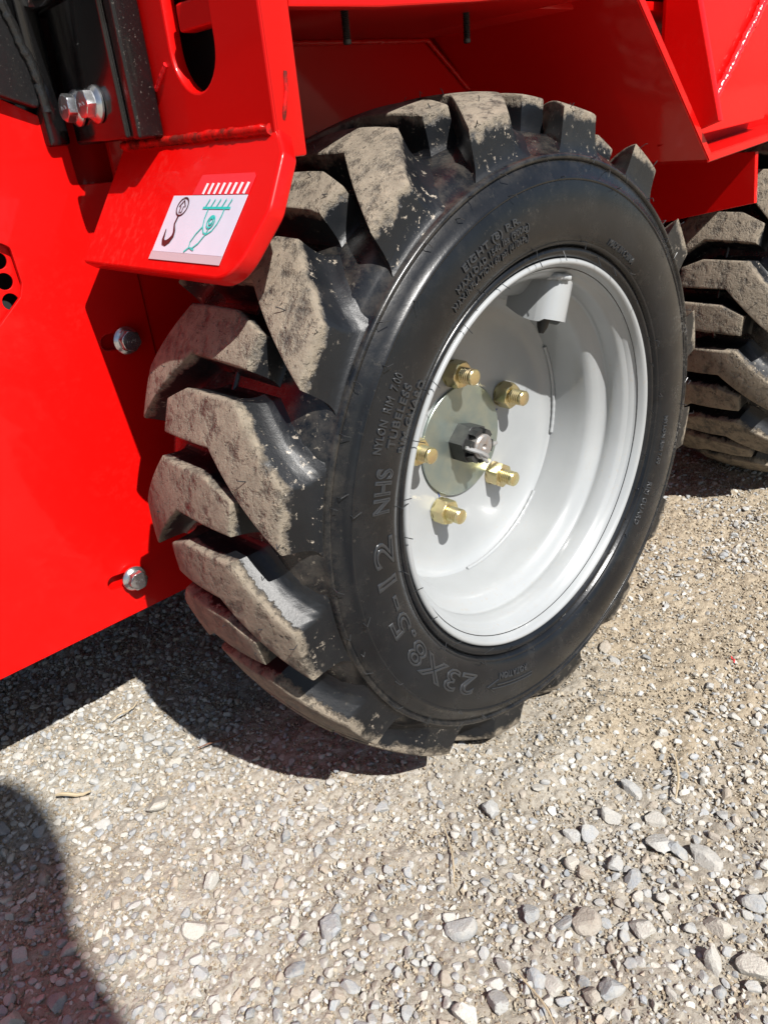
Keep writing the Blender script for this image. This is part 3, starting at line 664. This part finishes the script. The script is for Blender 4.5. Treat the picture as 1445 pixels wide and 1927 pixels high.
# denser towards the camera: warp the grid
tx = np.linspace(0, 1, NX); ty = np.linspace(0, 1, NY)
gx = np.interp(tx, [0, .10, .76, .90, 1], [GX0, -.56, .50, .95, GX1]); gy = np.interp(ty, [0, .08, .80, .93, 1], [GY0, -.35, .30, .65, GY1])
XX, YY = np.meshgrid(gx, gy, indexing='ij')
XR, YR = XX*.82-YY*.57, XX*.57+YY*.82
fine = (vnoise(XR, YR, 110, 5)-.5)*.0034+(vnoise(YR, XX, 190, 6)-.5)*.0030+(vnoise(XR+2, YR, 290, 7)-.5)*.0024
edge = np.clip(np.minimum.reduce([XX-GX0, GX1-XX, YY-GY0, GY1-YY])/.1, 0, 1)
ZZ = (gheight(XX, YY)+fine)*edge
co = np.stack([XX, YY, ZZ], -1).reshape(-1, 3)
idx = np.arange(NX*NY).reshape(NX, NY)
quads = np.stack([idx[:-1, :-1], idx[1:, :-1], idx[1:, 1:], idx[:-1, 1:]], -1).reshape(-1, 4)
def mesh_np(name, co, faces, k):
    me = bpy.data.meshes.new(name); me.vertices.add(len(co)); me.vertices.foreach_set('co', co.astype('f').ravel())
    nf_ = len(faces); me.loops.add(nf_*k); me.loops.foreach_set('vertex_index', faces.astype('i').ravel())
    me.polygons.add(nf_); me.polygons.foreach_set('loop_start', np.arange(0, nf_*k, k, dtype='i')); me.polygons.foreach_set('loop_total', np.full(nf_, k, 'i'))
    me.update(calc_edges=True); return me
# outer skirt to the horizon
BIG = 400.
c4 = [(GX0, GY0), (GX1, GY0), (GX1, GY1), (GX0, GY1)]; b4 = [(-BIG, -BIG), (BIG, -BIG), (BIG, BIG), (-BIG, BIG)]
base = len(co); co = np.vstack([co, [(x, y, 0) for x, y in c4], [(x, y, 0) for x, y in b4]])
sk = np.array([[base+4+i, base+4+(i+1) % 4, base+(i+1) % 4, base+i] for i in range(4)])
gm = mesh_np('ground', co, np.vstack([quads, sk]), 4)
gm.polygons.foreach_set('use_smooth', [True]*len(gm.polygons))
ground = put('ground', gm, DIRT); ground['kind'] = 'structure'

# ---- stones
def ico(n):
    b = bmesh.new(); bmesh.ops.create_icosphere(b, subdivisions=n, radius=1); b.verts.ensure_lookup_table()
    v = np.array([x.co[:] for x in b.verts]); f = np.array([[q.index for q in t.verts] for t in b.faces]); b.free(); return v, f
def stone_shape(V, r, planes=9, soft=.0):
    nrm = r.normal(size=(planes, 3)); nrm /= np.linalg.norm(nrm, axis=1)[:, None]; d = r.uniform(.50, .95, planes)
    dots = V @ nrm.T; rad = np.where(dots > .05, d/np.maximum(dots, .05), 9).min(1); rad = np.minimum(rad, 1.15)
    return V*rad[:, None]*np.array([1, r.uniform(.62, .92), r.uniform(.42, .75)])
ICO = {k: ico(k) for k in (1, 2, 3)}
ICO[0] = (np.array([(1., 0, 0), (0, 1, 0), (-1, 0, 0), (0, -1, 0), (0, 0, 1), (0, 0, -1)]), np.array([(0, 1, 4), (1, 2, 4), (2, 3, 4), (3, 0, 4), (1, 0, 5), (2, 1, 5), (3, 2, 5), (0, 3, 5)]))
SHAPES = {k: [stone_shape(ICO[k][0], rng, 10 if k > 1 else 7) for _ in range(40)] for k in (0, 1, 2, 3)}
CP = np.array([-0.5006, -0.3673, 0.2729+ZC]); FW = np.array(fw); RT = np.array(r2); DN = np.array(d2)
def project(x, y, z=0):
    q = np.stack([x-CP[0], y-CP[1], np.full_like(x, z-CP[2])], -1); d = q @ FW
    return 722.5+1448*(q @ RT)/d, 963.5+1448*(q @ DN)/d, d
def gravel_density(x, y):
    """share of loose stone cover: heavy in front and to the left, thin on the trodden dirt to the right"""
    u = np.clip((.08-x)/.40, 0, 1)*.72+np.clip((-.06-y)/.10, 0, 1)*.62
    n = vnoise(x+3, y+1, 7, 11)*.6+vnoise(x, y, 19, 12)*.4
    return np.clip(.10+u*1.02+(n-.5)*1.35, .05, 1)
cell = {}
def free(x, y, r, slack=.86):
    i, j = int(x/.02), int(y/.02); k = int(r/.02)+2
    for a in range(i-k, i+k+1):
        for b in range(j-k, j+k+1):
            for (px, py, pr) in cell.get((a, b), ()):
                if (px-x)**2+(py-y)**2 < ((pr+r)*slack)**2: return False
    cell.setdefault((i, j), []).append((x, y, r)); return True
def sample(n, x0, x1, y0, y1): return rng.uniform(x0, x1, n), rng.uniform(y0, y1, n)
def under_tyre(x, y): return any(abs(x-cx) < .075 and -.004 < y < .180 for cx in (0, .759))
cand = []
def scatter(n, rlo, rhi, box_, power=2.2, dens=1.0):
    xs, ys = sample(n, *box_); dn_ = gravel_density(xs, ys)
    rs = rlo+(rhi-rlo)*rng.random(n)**power; pr = rng.random(n)
    o = np.argsort(-rs)
    for i in o:
        if pr[i] > dn_[i]*dens: continue
        if under_tyre(xs[i], ys[i]): continue
        if free(xs[i], ys[i], rs[i]*.8): cand.append((xs[i], ys[i], rs[i]))
NEAR = (-.62, .75, -.33, .55)
# hand-placed larger stones seen in the photograph (pixel -> ground)
def gpix(u, v):
    d = FW*1448+RT*(u-722.5)+DN*(v-963.5); t = -CP[2]/d[2]; return CP+d*t
hero = [(1186, 1484, .0125), (924, 1528, .0115), (1325, 1612, .0165), (1238, 1590, .0140), (1152, 1540, .0120), (1276, 1605, .0120), (866, 1745, .0125), (1192, 1658, .0115), (1110, 1570, .0110), (1080, 1575, .0120), (1100, 1645, .0105), (940, 1890, .0140), (1150, 1868, .0150), (1113, 1880, .0110), (1230, 1540, .0110), (1340, 1815, .0110), (1415, 1820, .0130), (1065, 1735, .0100), (625, 1745, .0120), (720, 1520, .0085), (535, 1575, .0085), (700, 1522, .0080), (300, 1510, .0170), (320, 1410, .0110), (395, 1660, .0110), (465, 1620, .0090), (1140, 1215, .0120), (1155, 1240, .0090), (830, 1515, .0060), (560, 1825, .0110), (220, 1700, .0095), (105, 1890, .0125), (40, 1800, .0110), (75, 1560, .0095), (130, 1790, .0110), (25, 1930, .012), (365, 1745, .0100), (1040, 1850, .0115), (1000, 1720, .0105), (1380, 1345, .0085), (1335, 1290, .0085), (1245, 1380, .0080), (1420, 1700, .0110), (1100, 1740, .0125), (1010, 1840, .0105), (1210, 1755, .0120), (1345, 1750, .011), (880, 1915, .012)]
for u, v, r in hero:
    g = gpix(u, v); cell.setdefault((int(g[0]/.02), int(g[1]/.02)), []).append((g[0], g[1], r*.8)); cand.append((g[0], g[1], r*.88))
scatter(1500, .0046, .0080, NEAR, 2.0, .6)
scatter(16000, .0034, .0056, NEAR, 1.4, .95)
scatter(700, .005, .012, (.75, 1.6, -.35, .6), 2, .6); scatter(700, .005, .012, (-.9, 1.6, .55, 1.2), 2, .6)
scatter(42000, .0018, .0034, NEAR, 1.1, 1.0)
cand = np.array(cand)
U, V_, D = project(cand[:, 0], cand[:, 1]); inview = (U > -20) & (U < 1465) & (V_ > 0) & (V_ < 1950) & (D > 0)
score = np.where(inview, cand[:, 2]/D, 0); order = np.argsort(-score); single = order[:300]; rest = order[300:]
def rotz_tilt(n, r, tilt=.35):
    a = r.uniform(0, 2*np.pi, n); tx, ty = r.normal(0, tilt, n), r.normal(0, tilt, n); return a, tx, ty
def rotmats(n, r, tilt=.35):
    a, tx_, ty_ = rotz_tilt(n, r, tilt); ca, sa = np.cos(a), np.sin(a); cx, sx = np.cos(tx_), np.sin(tx_); cy, sy = np.cos(ty_), np.sin(ty_); z = np.zeros(n); o = np.ones(n)
    Rz = np.stack([ca, -sa, z, sa, ca, z, z, z, o], -1).reshape(n, 3, 3); Rx = np.stack([o, z, z, z, cx, -sx, z, sx, cx], -1).reshape(n, 3, 3); Ry = np.stack([cy, z, sy, z, o, z, -sy, z, cy], -1).reshape(n, 3, 3)
    return Rz @ Rx @ Ry
smesh = []
for S in SHAPES[3][:24]:
    me = mesh_np('stone', S, ICO[3][1], 3); me.materials.append(STONE); me.polygons.foreach_set('use_smooth', [True]*len(me.polygons)); me.set_sharp_from_angle(angle=R(16)); smesh.append(me)
for k, i in enumerate(single):
    x, y, r = cand[i]; o = bpy.data.objects.new('stone', smesh[k % len(smesh)]); COL.objects.link(o); o.parent = ground
    z = float(gheight(np.array([x]), np.array([y]))[0])
    o.location = (x, y, z+r*rng.uniform(.18, .34)); s = r*rng.uniform(.92, 1.1); o.scale = (s, s*rng.uniform(.85, 1.1), s*rng.uniform(.9, 1.15))
    o.rotation_euler = (rng.normal(0, .3), rng.normal(0, .3), rng.uniform(0, 6.28))
def merge(name, P, lod, mat, embed=(.1, .35), tilt=.35, tonefn=None):
    Vs, Fs, Ts = [], [], []; F = ICO[lod][1]; nv = len(ICO[lod][0]); n = len(P)
    RM = rotmats(n, rng, tilt); sh = rng.integers(0, 40, n); ST = np.array(SHAPES[lod])
    z = gheight(P[:, 0], P[:, 1])+P[:, 2]*rng.uniform(*embed, n)
    W = np.einsum('nij,nvj->nvi', RM, ST[sh])*P[:, 2][:, None, None]+np.stack([P[:, 0], P[:, 1], z], -1)[:, None, :]
    Fa = (F[None]+(np.arange(n)*nv)[:, None, None]).reshape(-1, 3)
    me = mesh_np(name, W.reshape(-1, 3), Fa, 3); me.materials.append(mat)
    tone = np.repeat(rng.random(n) if tonefn is None else tonefn(n), nv)
    at_ = me.attributes.new('tone', 'FLOAT', 'POINT'); at_.data.foreach_set('value', tone.astype('f'))
    me.polygons.foreach_set('use_smooth', [True]*len(me.polygons)); me.set_sharp_from_angle(angle=R(22 if lod > 1 else 40))
    o = bpy.data.objects.new(name, me); COL.objects.link(o); o.parent = ground; o['kind'] = 'stuff'; return o
rp = cand[rest]; big = rp[rp[:, 2] > .0034]; small = rp[rp[:, 2] <= .0034]
merge('gravel', big, 2, GRAVEL)
merge('fine_gravel', small, 1, GRAVEL, (.1, .5), .6)
# grit and crumbs of dirt between the stones
n = 170000; xs, ys = sample(n, *NEAR); uu, vv, dd = project(xs, ys); ok = (uu > -60) & (uu < 1500) & (vv > 700) & (vv < 2000)
ok &= rng.random(n) < np.clip(1.1/np.maximum(dd, .3), .3, 1)
P = np.stack([xs, ys, .0008+.0022*rng.random(n)**2.4], -1)[ok]
merge('dirt_crumbs', P, 0, CRUMB, (.0, .5), .9)

# ---- dry bits lying about
def bit(name, u, v, ang, ln, rad, mat, label, cat, bend=.2):
    g = gpix(u, v); P_ = []
    for k in range(6):
        t = (k/5-.5)*ln; P_.append((g[0]+t*math.cos(ang)-math.sin(ang)*bend*ln*(k/5-.5)**2, g[1]+t*math.sin(ang)+math.cos(ang)*bend*ln*(k/5-.5)**2, .0050+.002*math.sin(k*1.3)))
    o = put(name, tube(bmesh.new(), [(p[0]-g[0], p[1]-g[1], p[2]) for p in P_], [rad*.6, rad, rad, rad*.9, rad*.8, rad*.4], 6), mat, None, (g[0], g[1], 0), 50)
    return tag(o, label, cat)
bit('dry_twig', 1275, 1468, .5, .055, .0011, STRAW, 'thin tan twig lying on bare dirt above the flat grey stone', 'twig')
bit('bark_sliver', 140, 1502, -.7, .034, .0019, STRAW, 'short pale tan bark sliver on sunlit gravel beside the shadow edge', 'bark')
bit('dry_twig', 420, 1400, -.3, .05, .0009, BARK, 'reddish dry needle lying along the edge of the tyre shadow', 'twig')
bit('dry_straw', 850, 1610, .9, .06, .0008, STRAW, 'pale straw stalk lying in the middle of the sunlit gravel', 'straw')
bit('dry_straw', 1010, 1880, 1.3, .045, .0008, STRAW, 'pale straw stalk near the bottom edge among grey stones', 'straw')
bit('dry_straw', 240, 1345, .2, .035, .0009, STRAW, 'curled tan straw at the tip of the sunlit gravel triangle', 'straw')
bit('plastic_scrap', 1378, 1248, .7, .011, .0011, REDP, 'tiny red plastic scrap on the dirt right of the tyre', 'scrap')

# ------------------------------------------------------------------ a person standing just out of the picture, whose shadow falls at lower left
def person(px, py, turn):
    bm = bmesh.new(); L = bm.verts.layers.skin.verify()
    J = {'pelvis': (0, 0, .95, .135), 'waist': (0, .01, 1.10, .125), 'chest': (0, .015, 1.30, .135), 'collar': (0, .0, 1.44, .09), 'neck': (0, -.005, 1.50, .058), 'jaw': (0, -.03, 1.565, .066), 'skull': (0, -.01, 1.65, .092), 'crown': (0, -.005, 1.715, .070)}
    E_ = [('pelvis', 'waist'), ('waist', 'chest'), ('chest', 'collar'), ('collar', 'neck'), ('neck', 'jaw'), ('jaw', 'skull'), ('skull', 'crown')]
    for t, sx in (('l', -1), ('r', 1)):
        J.update({'sh'+t: (sx*.175, .005, 1.41, .068), 'el'+t: (sx*.225, .03, 1.13, .046), 'wr'+t: (sx*.225, -.05, .90, .032), 'ha'+t: (sx*.22, -.075, .82, .036),
                  'hi'+t: (sx*.095, 0, .90, .10), 'kn'+t: (sx*.11, -.015, .50, .066), 'an'+t: (sx*.115, .02, .09, .046), 'he'+t: (sx*.115, .045, .045, .042), 'to'+t: (sx*.13, -.16, .035, .036)})
        E_ += [('collar', 'sh'+t), ('sh'+t, 'el'+t), ('el'+t, 'wr'+t), ('wr'+t, 'ha'+t), ('pelvis', 'hi'+t), ('hi'+t, 'kn'+t), ('kn'+t, 'an'+t), ('an'+t, 'he'+t), ('an'+t, 'to'+t)]
    V = {}
    for k, (x, y, z, r) in J.items(): v = bm.verts.new((x, y, z)); v[L].radius = (r*1.12, r*(.80 if k in ('pelvis', 'waist', 'chest') else 1.0)*1.12); v[L].use_root = (k == 'pelvis'); V[k] = v
    for a, b in E_: bm.edges.new((V[a], V[b]))
    me = bpy.data.meshes.new('body'); bm.to_mesh(me); bm.free()
    tmp = bpy.data.objects.new('tmp', me); COL.objects.link(tmp); tmp.modifiers.new('skin', 'SKIN'); sd = tmp.modifiers.new('sub', 'SUBSURF'); sd.levels = 2
    dg = bpy.context.evaluated_depsgraph_get(); m2 = bpy.data.meshes.new_from_object(tmp.evaluated_get(dg)); bpy.data.objects.remove(tmp)
    m2.materials.clear()
    for m in (simple('navy_jacket', (.03, .035, .055), .85), simple('work_trousers', (.06, .055, .05), .9), simple('skin', (.50, .33, .25), .55), simple('brown_hair', (.05, .032, .02), .7), simple('boots', (.04, .028, .02), .6)): m2.materials.append(m)
    for p in m2.polygons:
        c = p.center; k = 0
        if c.z < .10: k = 4
        elif c.z < .98 and abs(c.x) < .20: k = 1
        elif c.z < .905: k = 2
        elif c.z > 1.675 or (c.z > 1.57 and c.y > .02): k = 3
        elif c.z > 1.50: k = 2
        p.material_index = k; p.use_smooth = True
    o = bpy.data.objects.new('person', m2); COL.objects.link(o); o.location = (px, py, .012); o.rotation_euler = (0, 0, turn)
    return tag(o, 'person in navy jacket and work trousers standing on the gravel in front of the loader', 'person')
person(-.680, -1.128, R(93))
